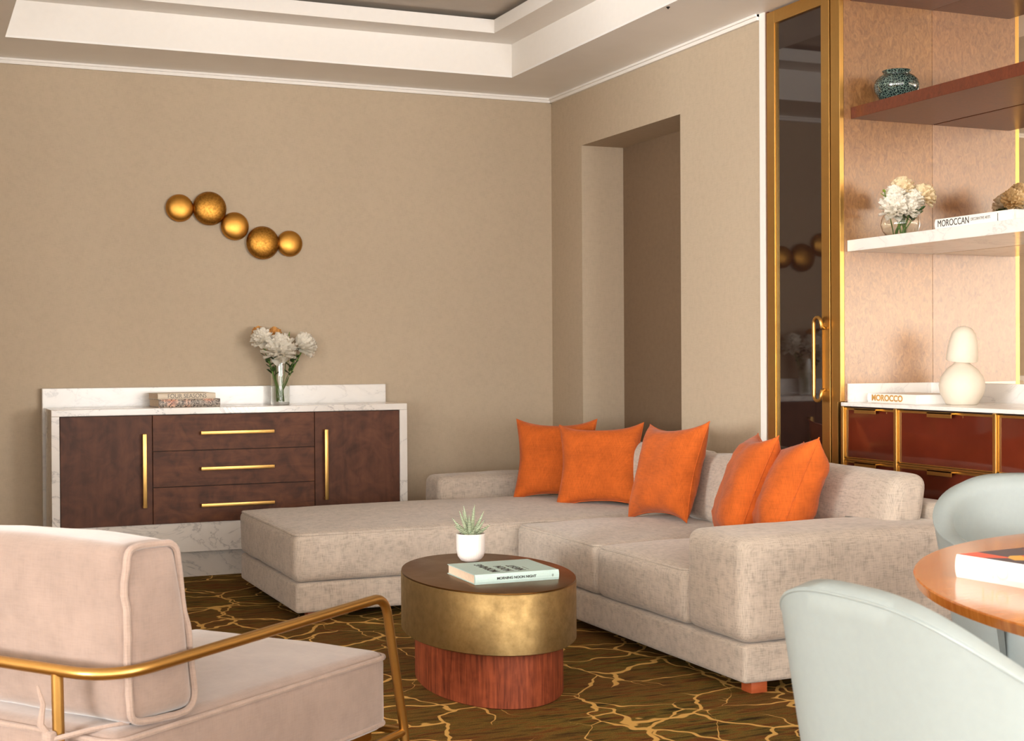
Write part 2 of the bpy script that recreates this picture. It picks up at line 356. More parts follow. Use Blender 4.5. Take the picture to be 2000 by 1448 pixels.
def arc(c, r, a0, a1, n, ax1, ax2):
    c = Vector(c); ax1 = Vector(ax1); ax2 = Vector(ax2)
    return [c + ax1 * (r * math.cos(a0 + (a1 - a0) * i / n)) + ax2 * (r * math.sin(a0 + (a1 - a0) * i / n)) for i in range(n + 1)]
def fillet(pts, rad, n=8):
    pts = [Vector(p) for p in pts]; out = [pts[0]]
    for i in range(1, len(pts) - 1):
        p = pts[i]; a = (pts[i - 1] - p).normalized(); b = (pts[i + 1] - p).normalized(); rr = rad[i - 1] if isinstance(rad, (list, tuple)) else rad
        p0 = p + a * rr; p1 = p + b * rr
        for k in range(n + 1):
            t = k / n; out.append(p0 * (1 - t) ** 2 + p * 2 * t * (1 - t) + p1 * t * t)
    out.append(pts[-1]); return out

# ------------------------------------------------------------------ the room
XL, XR, YB, YN, ZS = -8.0, 4.0, 8.57, -8.0, 2.985
struct('floor', MB().box(XL - 0.2, 4.95, YN - 0.2, YB + 0.2, -0.1, 0), 'carpet')
struct('wall_back', MB().box(XL - 0.2, 4.8, YB, YB + 0.2, 0, 3.4), 'wall')
wr = MB().box(XR, 4.6, 8.11, YB, 0, 3.4); wr.box(XR, 4.6, 6.014, 6.862, 0, 3.4); wr.box(XR, 4.6, 6.862, 8.11, 2.61, 3.4)
wr = struct('wall_right', wr, 'wall')
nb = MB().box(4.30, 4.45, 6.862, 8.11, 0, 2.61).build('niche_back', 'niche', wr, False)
struct('wall_alcove', MB().box(4.56, 4.75, 3.1, 6.014, 0, 3.4), 'wall')
def holed_x(x0, x1, y0, y1, holes):
    m = MB(); y = y0
    for (a, b_) in holes: m.box(x0, x1, y, a, 0, 3.4); m.box(x0, x1, a, b_, 0, 0.38); m.box(x0, x1, a, b_, 2.52, 3.4); y = b_
    return m.box(x0, x1, y, y1, 0, 3.4)
struct('wall_front_right', holed_x(4.75, 4.95, YN - 0.2, 3.1, [(-4.15, -0.85)]).box(4.56, 4.95, 3.0, 3.1, 0, 3.4), 'wall')
# left wall and rear wall with window openings
wl = holed_x(XL - 0.2, XL, YN, 5.0, [(-6.25, -2.95), (-1.85, 1.45)])
wl.box(XL - 0.2, -0.05, 5.0, 5.2, 0, 3.4); wl.box(-0.25, -0.05, 5.2, YB, 0, 3.4)
struct('wall_left', wl, 'wall')
wn = MB(); WX = ((-7.75, -4.85), (-3.93, -1.57), (-0.83, 1.53), (2.17, 4.23))
e_ = [XL - 0.2] + [q for p in WX for q in p] + [4.95]
for i in range(0, len(e_), 2): wn.box(e_[i], e_[i + 1], YN - 0.2, YN, 0, 3.4)
for a, b_ in WX: wn.box(a, b_, YN - 0.2, YN, 0, 0.38); wn.box(a, b_, YN - 0.2, YN, 2.52, 3.4)
struct('wall_front', wn, 'wall')
def window(name, x0, x1, y0, y1, along_x):
    f = MB(); t = 0.05
    if along_x:
        for a in (x0, (x0 + x1) / 2 - t / 2, x1 - t): f.box(a, a + t, y0, y1, 0.38, 2.52)
        for z in (0.38, 2.52 - t): f.box(x0, x1, y0, y1, z, z + t)
    else:
        for a in (y0, (y0 + y1) / 2 - t / 2, y1 - t): f.box(x0, x1, a, a + t, 0.38, 2.52)
        for z in (0.38, 2.52 - t): f.box(x0, x1, y0, y1, z, z + t)
    return struct(name, f, 'framew')
for i, (a, b_) in enumerate(WX): window('window_%d' % (i + 1), a, b_, YN - 0.12, YN - 0.05, True)
window('window_5', XL - 0.12, XL - 0.05, -1.85, 1.45, False); window('window_6', XL - 0.12, XL - 0.05, -6.25, -2.95, False); window('window_7', 4.8, 4.87, -4.15, -0.85, False)
# stepped tray ceiling
def ring(x0, x1, y0, y1, a0, a1, b0, b1, z0, z1):
    m = MB(); m.box(x0, a0, y0, y1, z0, z1); m.box(a1, x1, y0, y1, z0, z1); m.box(a0, a1, y0, b0, z0, z1); m.box(a0, a1, b1, y1, z0, z1); return m
struct('ceiling_soffit', ring(XL - 0.2, 4.95, YN - 0.2, YB + 0.2, 0.51, 3.467, -4.2, 8.0, ZS, ZS + 0.012), 'soffit')
struct('trim_1', ring(XL - 0.2, 4.95, YN - 0.2, YB + 0.2, 0.51, 3.467, -4.2, 8.0, ZS + 0.012, 3.19), 'white')
struct('trim_2', ring(0.51 - 0.1, 3.467 + 0.1, -4.3, 8.1, 0.73, 3.25, -3.95, 7.76, 3.19, 3.27), 'white')
struct('ceiling', MB().box(XL - 0.2, 4.95, YN - 0.2, YB + 0.2, 3.30, 3.4), 'taupe')
struct('trim_3', MB().box(-0.05, XR, YB - 0.018, YB, ZS - 0.03, ZS).box(-0.05, XR, YB - 0.03, YB, ZS - 0.012, ZS), 'white')
struct('trim_4', MB().box(XR - 0.018, XR, 6.06, YB, ZS - 0.03, ZS).box(XR - 0.03, XR, 6.06, YB, ZS - 0.012, ZS), 'white')
struct('trim_5', MB().box(XR - 0.008, XR, 6.014, 6.055, 0, ZS), 'white')

cs = MB().lathe([(0.009, 0.0), (0.009, -0.003), (0.005, -0.006), (0.003, -0.010), (0.001, -0.010)], (0, 0, 0), 20).build('ceiling_sprinkler', 'black')
cs.location = (3.49, 6.10, 2.985); tag(cs, 'tiny dark sprinkler head on the soffit above the right wall', 'sprinkler')
# ------------------------------------------------------------------ marble sideboard
sb = thing('sideboard', 'long walnut sideboard framed in white marble against the back wall', 'sideboard', (1.77, 8.33, 0))
W = dict(parent=sb, world=True, smooth=False)
MB().box(0.725, 2.80, 8.50, 8.568, 0, 1.088, 0.004).build('back_panel', 'marblew', **W)
MB().box(0.738, 2.805, 8.105, 8.47, 0.938, 0.976, 0.003).build('marble_top', 'marble', **W)
for a, b_ in ((0.738, 0.781), (2.757, 2.805)): MB().box(a, b_, 8.105, 8.45, 0.0, 0.938, 0.002).build('side_panel', 'marble', **W)
MB().box(0.781, 2.757, 8.125, 8.45, 0.31, 0.938).box(0.75, 2.78, 8.45, 8.50, 0.0, 0.938).build('carcass', 'dark', **W)
MB().box(0.781, 2.757, 8.118, 8.14, 0.148, 0.315).build('marble_apron', 'marble', **W)
MB().box(0.781, 2.757, 8.155, 8.45, 0.0, 0.148).build('plinth', 'marbleg', **W)
def pull(parent, p0, p1):
    # flat bar standing on two posts
    (x0, z0), (x1, z1) = p0, p1; m = MB(); y = 8.062
    if x1 - x0 > z1 - z0:
        m.box(x0, x1, y, y + 0.010, z0 - 0.010, z0 + 0.010, 0.003)
        for x in (x0, x1 - 0.014): m.box(x, x + 0.014, y + 0.010, 8.108, z0 - 0.008, z0 + 0.008)
    else:
        m.box(x0 - 0.011, x0 + 0.011, y, y + 0.010, z0, z1, 0.003)
        for z in (z0, z1 - 0.014): m.box(x0 - 0.008, x0 + 0.008, y + 0.010, 8.108, z, z + 0.014)
    m.build('handle', 'brass', parent, True, True)
for x0, x1, hx in ((0.784, 1.282, 1.235), (2.228, 2.754, 2.288)):
    d = MB().box(x0, x1, 8.105, 8.125, 0.317, 0.934, 0.0015).build('door', 'walnutv', **W); pull(d, (hx, 0.415), (hx, 0.832))
for z0, z1 in ((0.732, 0.934), (0.527, 0.728), (0.317, 0.523)):
    d = MB().box(1.286, 2.224, 8.105, 8.125, z0, z1, 0.0015).build('drawer', 'walnut', **W); zc = z0 + 0.098
    pull(d, (1.55, zc), (1.975, zc))

# ------------------------------------------------------------------ wall sculpture
ws = thing('wall_sculpture', 'row of five overlapping bronze disc domes hung on the back wall', 'wall art', (1.86, 8.57, 2.06))
for x, z, r, k in ((1.525, 2.161, 0.083, 0), (1.703, 2.164, 0.102, 1), (1.857, 2.062, 0.086, 0), (2.027, 1.965, 0.102, 1), (2.197, 1.965, 0.081, 0)):
    prof = [(r * 0.96, 0.0), (r, 0.006), (r * 0.985, 0.012), (r * 0.95, 0.017)]
    N = 9
    for i in range(1, N): t = i / N; prof.append((r * 0.95 * math.cos(t * math.pi / 2), 0.017 + r * 0.30 * math.sin(t * math.pi / 2)))
    prof.append((0.0015, 0.017 + r * 0.30))
    MB().lathe(prof, (x, 8.545 if k else 8.553, z), 48, M4=Matrix.Rotation(R(90), 4, 'X')).lathe([(0.012, 0), (0.012, 0.03)], (x, 8.5705, z), 10, M4=Matrix.Rotation(R(90), 4, 'X')).build('disc', 'discr' if k else 'disc', ws, True, True)

# ------------------------------------------------------------------ books
def book(name, label, org, xdir, length, depth, thick, cover, pages='paper', group=None):
    """lies flat; the spine runs from org along xdir, pages lie to the left of it; local x along the spine, y away from it"""
    a = math.atan2(xdir[1], xdir[0]); t = thing(name, label, 'book', org, a, group); c = 0.003
    m = MB().box(0, length, 0.0, depth, 0, c, 0.001); m.box(0, length, 0.0, depth, thick - c, thick, 0.001)
    sp = [(0.0, c * 0.2), (-0.004, thick * 0.25), (-0.005, thick * 0.5), (-0.004, thick * 0.75), (0.0, thick - c * 0.2)]
    v = [(x, y, z) for x in (0, length) for (y, z) in sp] + [(x, 0.006, z) for x in (0, length) for (y, z) in sp]; f = []
    for i in range(4): f.append((i, i + 1, 5 + i + 1, 5 + i)); f.append((10 + i, 15 + i, 15 + i + 1, 10 + i + 1))
    f += [(0, 1, 11, 10), (1, 2, 12, 11), (2, 3, 13, 12), (3, 4, 14, 13), (5, 15, 16, 6), (6, 16, 17, 7), (7, 17, 18, 8), (8, 18, 19, 9), (0, 10, 15, 5), (4, 9, 19, 14)]
    m.add(v, f); m.build('cover', cover, t, False)
    MB().box(0.004, length - 0.004, 0.004, depth - 0.005, c, thick - c).build('pages', pages, t, False)
    return t
def spine_text(t, txt, x, z, size, mat, sx=1.0, bold=0.0): return lettering(txt, t, mat, size, frame((x, -0.0052, z), (1, 0, 0), (0, 0, 1)), 'title_lettering', sx, bold=bold)
b1 = book('art_book', 'thick book with mosaic patterned spine under cream book on the sideboard', (1.335, 8.19, 0.976), (1, 0.06), 0.355, 0.26, 0.046, 'mosaic')
b2 = book('art_book', 'cream book with grey title lettering lying on the mosaic book', (1.33, 8.20, 1.022), (1, 0.06), 0.335, 0.25, 0.034, 'cream')
spine_text(b2, 'FOUR SEASONS', 0.055, 0.017, 0.034, 'inkgr', 0.95)
b3 = book('art_book', 'pale aqua cloth book with black lettering on the coffee table', (1.905, 4.762, 0.42), (1, -0.02), 0.335, 0.30, 0.037, 'aqua')
spine_text(b3, 'MORNING NOON NIGHT', 0.085, 0.019, 0.0125, 'ink', 1.08, 0.0004)
lettering('|||', b3, 'ink', 0.010, frame((0.305, -0.0052, 0.019), (1, 0, 0), (0, 0, 1)), 'publisher_mark')
for i, (tx, x) in enumerate((('MORNING', 0.10), ('NOON', 0.155), ('NIGHT', 0.205))):
    lettering(tx, b3, 'ink', 0.045, frame((x, 0.035, 0.0372), (0, 1, 0), (-1, 0, 0)), 'cover_lettering', 0.95, bold=0.0008)
MB().box(0.234, 0.2365, 0.05, 0.115, 0.037, 0.0373).build('printed_rule', 'ink', b3, False)
b4 = book('art_book', 'white book with thin black title lettering on the marble shelf', (4.062, 4.815, 1.788), (0, -1), 0.46, 0.27, 0.044, 'paperw', 'paperw')
spine_text(b4, 'MOROCCAN', 0.018, 0.022, 0.040, 'ink', 0.83); spine_text(b4, 'DECORATIVE ARTS', 0.222, 0.024, 0.017, 'inkgr', 0.78)
spine_text(b4, '|', 0.375, 0.022, 0.034, 'ink')
b5 = book('art_book', 'white book with gold title lettering beside the ceramic lamp', (4.115, 5.346, 1.034), (-0.035, -0.39), 0.385, 0.26, 0.042, 'paperw', 'paperw')
spine_text(b5, 'MOROCCO', 0.035, 0.021, 0.038, 'inkg', 1.25, 0.0012)
b6 = book('art_book', 'thick white book with a colourful cover on the wooden dining table', (2.170, 2.505, 0.75), (0.10, -1), 0.36, 0.29, 0.052, 'paperw', 'paperw')
MB().box(0.004, 0.356, 0.002, 0.288, 0.052, 0.0526).build('cover_print', 'art', b6, False)
spine_text(b6, 'MO', 0.075, 0.026, 0.045, 'inky', 1.1)

# ------------------------------------------------------------------ flowers
def petal(m, base, d, size, wid, cup, rnd):
    d = Vector(d).normalized(); u = d.cross(Vector((0, 0, 1)))
    if u.length < 0.1: u = Vector((1, 0, 0))
    u.normalize(); n = u.cross(d)
    v = []; NU, NV = 4, 3
    for i in range(NU + 1):
        t = i / NU; ww = wid * math.sin(math.pi * (0.12 + 0.80 * t)) ** 0.7
        for j in range(-NV, NV + 1):
            s = j / NV; ruf = 0.05 * size * math.sin(j * 2.1 + rnd * 9) * t
            v.append(Vector(base) + d * (size * t * (1 - 0.12 * s * s)) + u * (ww * s) + n * (cup * size * (t * t * 0.9 + 0.45 * s * s * t) + ruf))
    f = []; c = 2 * NV + 1
    for i in range(NU):
        for j in range(c - 1): f.append((i * c + j, i * c + j + 1, (i + 1) * c + j + 1, (i + 1) * c + j))
    m.add(v, f)
def bloom(c, r, up, rng, layers=((0.2, 7), (0.45, 10), (0.7, 12), (0.95, 13), (1.2, 13), (1.5, 12)), petw=0.36):
    m = MB(); up = Vector(up).normalized(); a = up.cross(Vector((0.3, 0.9, 0.1))).normalized(); b_ = up.cross(a)
    for (op, n) in layers:
        for k in range(n):
            th = 2 * math.pi * (k + rng.random() * 0.6) / n; o = op + rng.uniform(-0.12, 0.12)
            d = up * math.cos(o) + (a * math.cos(th) + b_ * math.sin(th)) * math.sin(o)
            petal(m, Vector(c) + d * r * 0.12 - up * r * 0.2, d, r * rng.uniform(0.92, 1.08), r * petw, 0.28, rng.random())
    m.lathe([(0.001, -r * 0.35), (r * 0.35, -r * 0.2), (r * 0.5, r * 0.05), (r * 0.35, r * 0.35), (0.001, r * 0.48)], tuple(c), 10)
    return m
def flower(name, label, cat, base, c, r, up, mat, seed, group, leaves=2, leafmat='leaf', layers=None, petw=0.42):
    rng = random.Random(seed); t = thing(name, label, cat, base, 0, group)
    bloom(c, r, up, rng, *( [layers] if layers else [] ), petw=petw).build('bloom', mat, t, True, True, 80)
    p0, p1 = Vector(base), Vector(c); mid = (p0 + p1) / 2 + Vector((rng.uniform(-.01, .01), rng.uniform(-.01, .01), 0.02))
    pts = [p0 * (1 - s) ** 2 + mid * 2 * s * (1 - s) + p1 * s * s for s in [i / 8 for i in range(9)]]
    MB().tube(pts, 0.0046, 6).build('stem', 'stem', t, True, True)
    for k in range(leaves):
        th = rng.uniform(0, 6.28); lm = MB(); petal(lm, p1 - Vector(up).normalized() * r * 0.5, (math.cos(th), math.sin(th), rng.uniform(-0.5, 0.3)), r * 1.15, r * 0.36, 0.12, rng.random())
        lm.build('leaf', leafmat, t, True, True, 80)
    return t
def sprig(name, label, base, tip, seed, group, mat='leafl', n=12, ls=0.022, mat2=None):
    rng = random.Random(seed); t = thing(name, label, 'foliage', base, 0, group)
    p0, p1 = Vector(base), Vector(tip); MB().tube([p0, p0.lerp(p1, 0.5), p1], 0.0025, 6).build('stem', 'stem', t, True, True)
    for k in range(n):
        s = 0.55 + 0.45 * k / n; th = k * 2.4; lm = MB()
        petal(lm, p0.lerp(p1, s), (math.cos(th), math.sin(th), 0.5), ls * rng.uniform(0.8, 1.3), ls * 0.35, 0.15, rng.random())
        lm.build('leaf', mat2 if (mat2 and k % 3) else mat, t, True, True, 80)
    return t
# tall vase on the sideboard
VX, VY = 2.095, 8.40
v1 = thing('glass_vase', 'tall clear cylinder vase holding peonies on the sideboard', 'vase', (VX, VY, 0.976))
MB().lathe([(0.056, 0.0), (0.057, 0.012), (0.057, 0.255), (0.054, 0.255), (0.054, 0.014), (0.001, 0.013)], (VX, VY, 0.976), 36, True, False).build('body', 'water', v1, True, True)
G1 = 'flowers in the tall sideboard vase'
def vz(i): return (VX + 0.022 * math.cos(i * 2.2), VY + 0.022 * math.sin(i * 2.2), 0.993)
flower('peony', 'largest white peony at the front of the tall sideboard vase', 'flower', vz(0), (2.075, 8.33, 1.305), 0.098, (-0.1, -0.9, 0.35), 'pet', 1, G1, 4)
flower('peony', 'white peony drooping to the right of the sideboard vase', 'flower', vz(1), (2.24, 8.37, 1.33), 0.078, (0.7, -0.35, 0.35), 'pet', 2, G1, 3)
flower('peony', 'small white bloom leaning left in the sideboard vase', 'flower', vz(2), (1.975, 8.37, 1.372), 0.066, (-0.6, -0.5, 0.5), 'pet', 3, G1, 2)
flower('ranunculus', 'golden yellow bloom at the far upper left of the sideboard vase', 'flower', vz(3), (1.965, 8.42, 1.415), 0.036, (-0.4, -0.4, 0.8), 'peto', 4, G1, 1)
flower('ranunculus', 'peach orange bloom above the largest peony in the sideboard vase', 'flower', vz(4), (2.06, 8.39, 1.405), 0.042, (0, -0.5, 0.85), 'peto', 5, G1, 1)
sprig('green_sprig', 'lime green leaf sprig between the blooms of the sideboard vase', vz(5), (2.16, 8.42, 1.415), 6, G1, 'leafl', 7)
sprig('green_sprig', 'dark green leaf sprig spreading left under the sideboard peonies', vz(6), (2.00, 8.36, 1.275), 7, G1, 'leaf', 10, 0.045)
sprig('green_sprig', 'dark green leaf sprig spreading right under the sideboard peonies', vz(7), (2.19, 8.36, 1.28), 8, G1, 'leaf', 10, 0.045)

# ------------------------------------------------------------------ sectional sofa
sf = thing('sectional_sofa', 'taupe chenille sectional sofa with chaise filling the room corner', 'sofa', (2.85, 6.4, 0))
S = dict(parent=sf, world=True)
MB().rbox(1.685, 3.94, 6.485, 7.672, 0.045, 0.188, 0.018, side=0.004).build('base', 'sofa', **S)
MB().rbox(2.815, 3.94, 4.385, 6.49, 0.045, 0.188, 0.018, side=0.004).build('base', 'sofa', **S)
def rloop(x0, x1, y0, y1, z, r, n=6, k=24):
    p = []
    for (cx, cy, a) in ((x1 - r, y1 - r, 0), (x0 + r, y1 - r, 90), (x0 + r, y0 + r, 180), (x1 - r, y0 + r, 270)):
        p += [Vector((cx + r * math.cos(R(a + 90 * i / n)), cy + r * math.sin(R(a + 90 * i / n)), z)) for i in range(n + 1)]
    return p
def cushion(name, x0, x1, y0, y1, z0, z1, r, seed):
    c = MB().rbox(x0, x1, y0, y1, z0, z1, r, 0.035, 0.012, 16, 0.004, seed).build(name, 'sofa', **S)
    i_ = 0.009; MB().tube(rloop(x0 + i_, x1 - i_, y0 + i_, y1 - i_, z1 - 0.010, r), 0.0065, 6, True).build('seam', 'sofa', c, True, True)
cushion('chaise_cushion', 1.678, 3.80, 6.478, 7.668, 0.190, 0.425, 0.042, 0)
cushion('seat_cushion', 2.808, 3.82, 5.575, 6.455, 0.190, 0.418, 0.040, 3)
cushion('seat_cushion', 2.808, 3.82, 4.800, 5.572, 0.190, 0.418, 0.040, 5)
MB().rbox(2.806, 3.94, 4.378, 4.797, 0.190, 0.580, 0.050, 0.012, 0.006, 12, 0.003, 7).build('arm', 'sofa', **S)
MB().rbox(2.85, 3.94, 7.674, 7.935, 0.045, 0.556, 0.045, 0.010, 0.006, 10, 0.003, 9).build('low_back', 'sofa', **S)
MB().rbox(3.80, 3.945, 4.40, 7.67, 0.190, 0.652, 0.03, 0.0, 0.0, 10, 0.002).build('low_back', 'sofa', **S)
def lean(x, y, z, u, v, w_): return (x - 0.03 * w_ * 0 + 0.035 * w_, y, z)
def over_arm(x, y, z, u, v, w_):
    yw = y + 5.34; zw = z + 0.6025; k = max(0.0, min(1.0, (4.86 - yw) / 0.05)); zmin = 0.44 + 0.148 * k
    return (x + 0.035 * w_, y, max(zw, zmin) - 0.6025)
MB().rbox(3.60, 3.79, 4.56, 6.12, 0.44, 0.765, 0.055, 0.012, 0.014, 24, 0.006, 11, taper=over_arm).build('back_cushion', 'sofa', **S)
MB().rbox(3.66, 3.79, 6.12, 7.62, 0.44, 0.765, 0.055, 0.012, 0.012, 14, 0.006, 13, taper=lean).build('back_cushion', 'sofa', **S)
for x, y in ((2.90, 4.45), (3.85, 4.45), (1.80, 7.56), (3.85, 7.80), (1.80, 6.60), (2.95, 6.40)): MB().box(x - 0.035, x + 0.035, y - 0.035, y + 0.035, 0, 0.05, 0.004).build('foot', 'foot', **S)

# ------------------------------------------------------------------ orange throw pillows
def pillow(label, c, nrm, lean_deg, size, thick, seed, roll=0.0):
    t = MB(); N = 22; half = size / 2; F = []; V = []
    def pos(u, v, sgn):
        e = 1 - 0.13 * (1 - u * u) * abs(v) ** 3; g = 1 - 0.11 * (1 - v * v) * abs(u) ** 3
        x = u * half * g * (1 + 0.03 * abs(u * v)); y = v * half * e * (1 + 0.07 * (u * v) ** 4)
        th = thick / 2 * ((1 - u ** 4) * (1 - v ** 4)) ** 0.55
        nz = noise.noise(Vector((u * 1.7 + seed, v * 1.7, sgn))) * 0.12
        crease = 0.10 * noise.noise(Vector((u * 2.5, v * 6 + seed * 3, sgn * 2)))
        return Vector((x, y, sgn * th * (1 + nz + crease)))
    for sgn in (1, -1):
        o = len(V)
        for i in range(N + 1):
            for j in range(N + 1):
                V.append(pos(math.sin((i / N - 0.5) * math.pi), math.sin((j / N - 0.5) * math.pi), sgn))
        for i in range(N):
            for j in range(N):
                q = (o + i * (N + 1) + j, o + (i + 1) * (N + 1) + j, o + (i + 1) * (N + 1) + j + 1, o + i * (N + 1) + j + 1)
                F.append(q if sgn > 0 else tuple(reversed(q)))
    n = Vector((nrm[0], nrm[1], 0)).normalized(); l = R(lean_deg)
    nn = n * math.cos(l) + Vector((0, 0, 1)) * math.sin(l); uu = Vector((0, 0, 1)).cross(n).normalized(); vv = nn.cross(uu)
    if roll: q = Matrix.Rotation(R(roll), 3, nn); uu = q @ uu; vv = q @ vv
    low = 0
    W_ = [uu * p.x + vv * p.y + nn * p.z for p in V]; zmin = min(p.z for p in W_); base = Vector((c[0], c[1], c[2] + zmin))
    e = thing('throw_pillow', label, 'pillow', base, 0, 'orange throw pillows on the sofa')
    bm = bmesh.new(); vs_ = [bm.verts.new(p + Vector(c) - base) for p in W_]
    for q in F: bm.faces.new([vs_[i] for i in q])
    bmesh.ops.remove_doubles(bm, verts=bm.verts, dist=0.0005)
    me = bpy.data.meshes.new('case'); bm.to_mesh(me); bm.free(); me.materials.append(M['orange'])
    me.polygons.foreach_set('use_smooth', [True] * len(me.polygons))
    o = bpy.data.objects.new('case', me); col.objects.link(o); o.parent = e
    edge = [uu * p.x + vv * p.y for p in [pos(math.cos(a) * (1 / max(abs(math.cos(a)), abs(math.sin(a)))), math.sin(a) / max(abs(math.cos(a)), abs(math.sin(a))), 1) for a in [2 * math.pi * k / 64 for k in range(64)]]]
    MB().tube([p + Vector(c) - base for p in edge], 0.003, 6, True).build('seam', 'orange', e)
    return e
pillow('darkest orange pillow at the back, half hidden in the sofa corner', (3.45, 7.36, 0.66), (-0.52, -0.85), 20, 0.46, 0.13, 1)
pillow('square orange pillow facing forward, overlapping the corner pillow', (3.53, 6.95, 0.65), (-0.60, -0.80), 24, 0.465, 0.15, 2, 2)
pillow('middle orange pillow with creases, leaning alone on the sofa back', (3.47, 6.09, 0.68), (-1, -0.10), 19, 0.475, 0.17, 3, 4)
pillow('orange pillow squeezed behind the pillow nearest the sofa arm', (3.42, 5.30, 0.665), (-0.90, 0.40), 22, 0.48, 0.20, 4, 2)
pillow('bright orange pillow nearest the sofa arm', (3.45, 5.02, 0.655), (-0.86, 0.50), 22, 0.48, 0.23, 5, 6)

# ------------------------------------------------------------------ coffee table
TH = R(-8)
ct = thing('coffee_table', 'oval coffee table with gold drum top and reddish wood base', 'coffee table', (2.07, 5.05, 0), TH)
def oval(m, a, b_, z0, z1, n=96, bv=0.004):
    m.lathe([(1 - 0.012, z0), (1, z0 + bv), (1, z1 - bv), (1 - 0.006, z1)], (0, 0, 0), n, True, True, a, b_)
    return m
oval(MB(), 0.323, 0.530, 0.196, 0.414).build('drum', 'goldleaf', ct)
oval(MB(), 0.321, 0.528, 0.414, 0.420, bv=0.001).build('top', 'tabletop', ct)
oval(MB(), 0.268, 0.497, 0.0, 0.196).build('base', 'redwood', ct)
# succulent in ribbed pot
PX, PY, PZ = 2.115, 5.33, 0.42
pt = thing('potted_succulent', 'striped succulent in a ribbed white pot on the coffee table', 'plant', (PX, PY, PZ))
MB().lathe([(0.026, 0), (0.040, 0.005), (0.053, 0.022), (0.058, 0.045), (0.059, 0.114), (0.055, 0.114), (0.053, 0.10), (0.001, 0.10)], (PX, PY, PZ), 96, True, False, flute=0.010, fl_n=32).build('pot', 'potw', pt, True, True, 60)
MB().lathe([(0.053, 0.098), (0.03, 0.108), (0.001, 0.111)], (PX, PY, PZ), 24).build('gravel', 'soil', pt, True, True)
rng = random.Random(4)
for k in range(16):
    th = k * 2.4; el = 1.45 - 0.085 * k + rng.uniform(-.08, .08); ln = 0.105 - 0.0025 * k
    d = Vector((math.cos(th) * math.cos(el), math.sin(th) * math.cos(el), math.sin(el))); p0 = Vector((PX, PY, PZ + 0.108)) + Vector((d.x, d.y, 0)) * 0.012
    pts = [p0 + d * (ln * s) + Vector((0, 0, 0.02 * s * s)) for s in (0, 0.25, 0.5, 0.75, 1)]
    MB().tube(pts, [0.0085, 0.0095, 0.0075, 0.0045, 0.0008], 8).build('leaf', 'succ', pt, True, True)

# ------------------------------------------------------------------ lounge armchair
AO = (1.239 + 0.592 * -0.37 + 0.806 * -0.50, 3.77 - 0.806 * -0.37 + 0.592 * -0.50)
ac = thing('lounge_armchair', 'blush velvet armchair with brass tube frame seen from behind', 'armchair', (AO[0], AO[1], 0), R(-53.7))
X0, X1 = -0.36, 0.365
MB().rbox(X0, X1, -0.52, 0.515, 0.20, 0.425, 0.035, 0.022, 0.006, 14, 0.004, 21).build('seat_cushion', 'blush', ac)
def loop(x0, x1, y0, y1, z, r, n=6):
    p = []
    for (cx, cy, a) in ((x1 - r, y1 - r, 0), (x0 + r, y1 - r, 90), (x0 + r, y0 + r, 180), (x1 - r, y0 + r, 270)):
        p += [(cx + r * math.cos(R(a + 90 * i / n)), cy + r * math.sin(R(a + 90 * i / n)), z) for i in range(n + 1)]
    return p
MB().tube(loop(X0 - 0.002, X1 + 0.002, -0.52, 0.517, 0.408, 0.04), 0.007, 8, True).tube(loop(X0, X1, -0.52, 0.515, 0.222, 0.04), 0.007, 8, True).build('piping', 'cord', ac)
def wedge(x, y, z, u, v, w_):
    return (x, y * (0.87 - 0.13 * w_) - 0.0165 - 0.0215 * w_, z)
bk = MB().rbox(X0 - 0.01, X1, -0.475, -0.255, 0.43, 0.835, 0.038, 0.015, 0.012, 14, 0.005, 23, taper=wedge).build('back_cushion', 'blush', ac)
for xx in (X1 - 0.004, X0 - 0.006):
    q = []
    for (w_, v) in [(-1, -1), (-1, 1), (1, 1), (1, -1)]:
        z = 0.6325 + w_ * 0.2; y0 = v * 0.108; y = -0.365 + y0 * (0.87 - 0.13 * w_) - 0.0165 - 0.0215 * w_; q.append((xx, y, z))
    q2 = fillet([((q[0][0]), (q[0][1] + q[1][1]) / 2, q[0][2])] + q[1:] + [q[0], ((q[0][0]), (q[0][1] + q[1][1]) / 2, q[0][2])], 0.045)[:-1]
    q3 = []
    for i in range(len(q2)):
        a_, b_ = q2[i], q2[(i + 1) % len(q2)]; k_ = max(1, int((b_ - a_).length / 0.03)); q3 += [a_.lerp(b_, s / k_) for s in range(k_)]
    q3 = [p + noise.noise_vector(p * 17) * 0.007 for p in q3]
    MB().tube(q3, 0.0085, 8, True).build('piping', 'cord', bk)
fr = MB(); r = 0.0135; xs = X1 + 0.033
ybk = -0.555
path = fillet([(xs + 0.0, 0.56, 0.0), (xs, 0.543, 0.20), (xs, 0.455, 0.588), (xs, ybk, 0.562), (-xs, ybk, 0.562), (-xs, 0.455, 0.588), (-xs, 0.543, 0.20), (-xs, 0.56, 0.0)], [0.02, 0.055, 0.13, 0.13, 0.055, 0.02], 10)
MB().tube(path, r, 14).build('arm_frame', 'bronze', ac)
for s in (1, -1):
    MB().tube([(s * 0.228, ybk, 0.555), (s * 0.228, ybk + 0.005, 0.30), (s * 0.228, ybk + 0.02, 0.0)], r, 14).build('rear_leg', 'bronze', ac)
    MB().tube([(s * xs, 0.543, 0.192), (s * xs, -0.50, 0.150), (s * 0.228, ybk + 0.008, 0.150)], 0.011, 12).build('side_rail', 'bronze', ac)
MB().tube([(-xs, 0.543, 0.192), (xs, 0.543, 0.192)], 0.011, 12).box(-0.33, 0.33, -0.50, 0.48, 0.175, 0.20).build('seat_frame', 'bronze', ac)
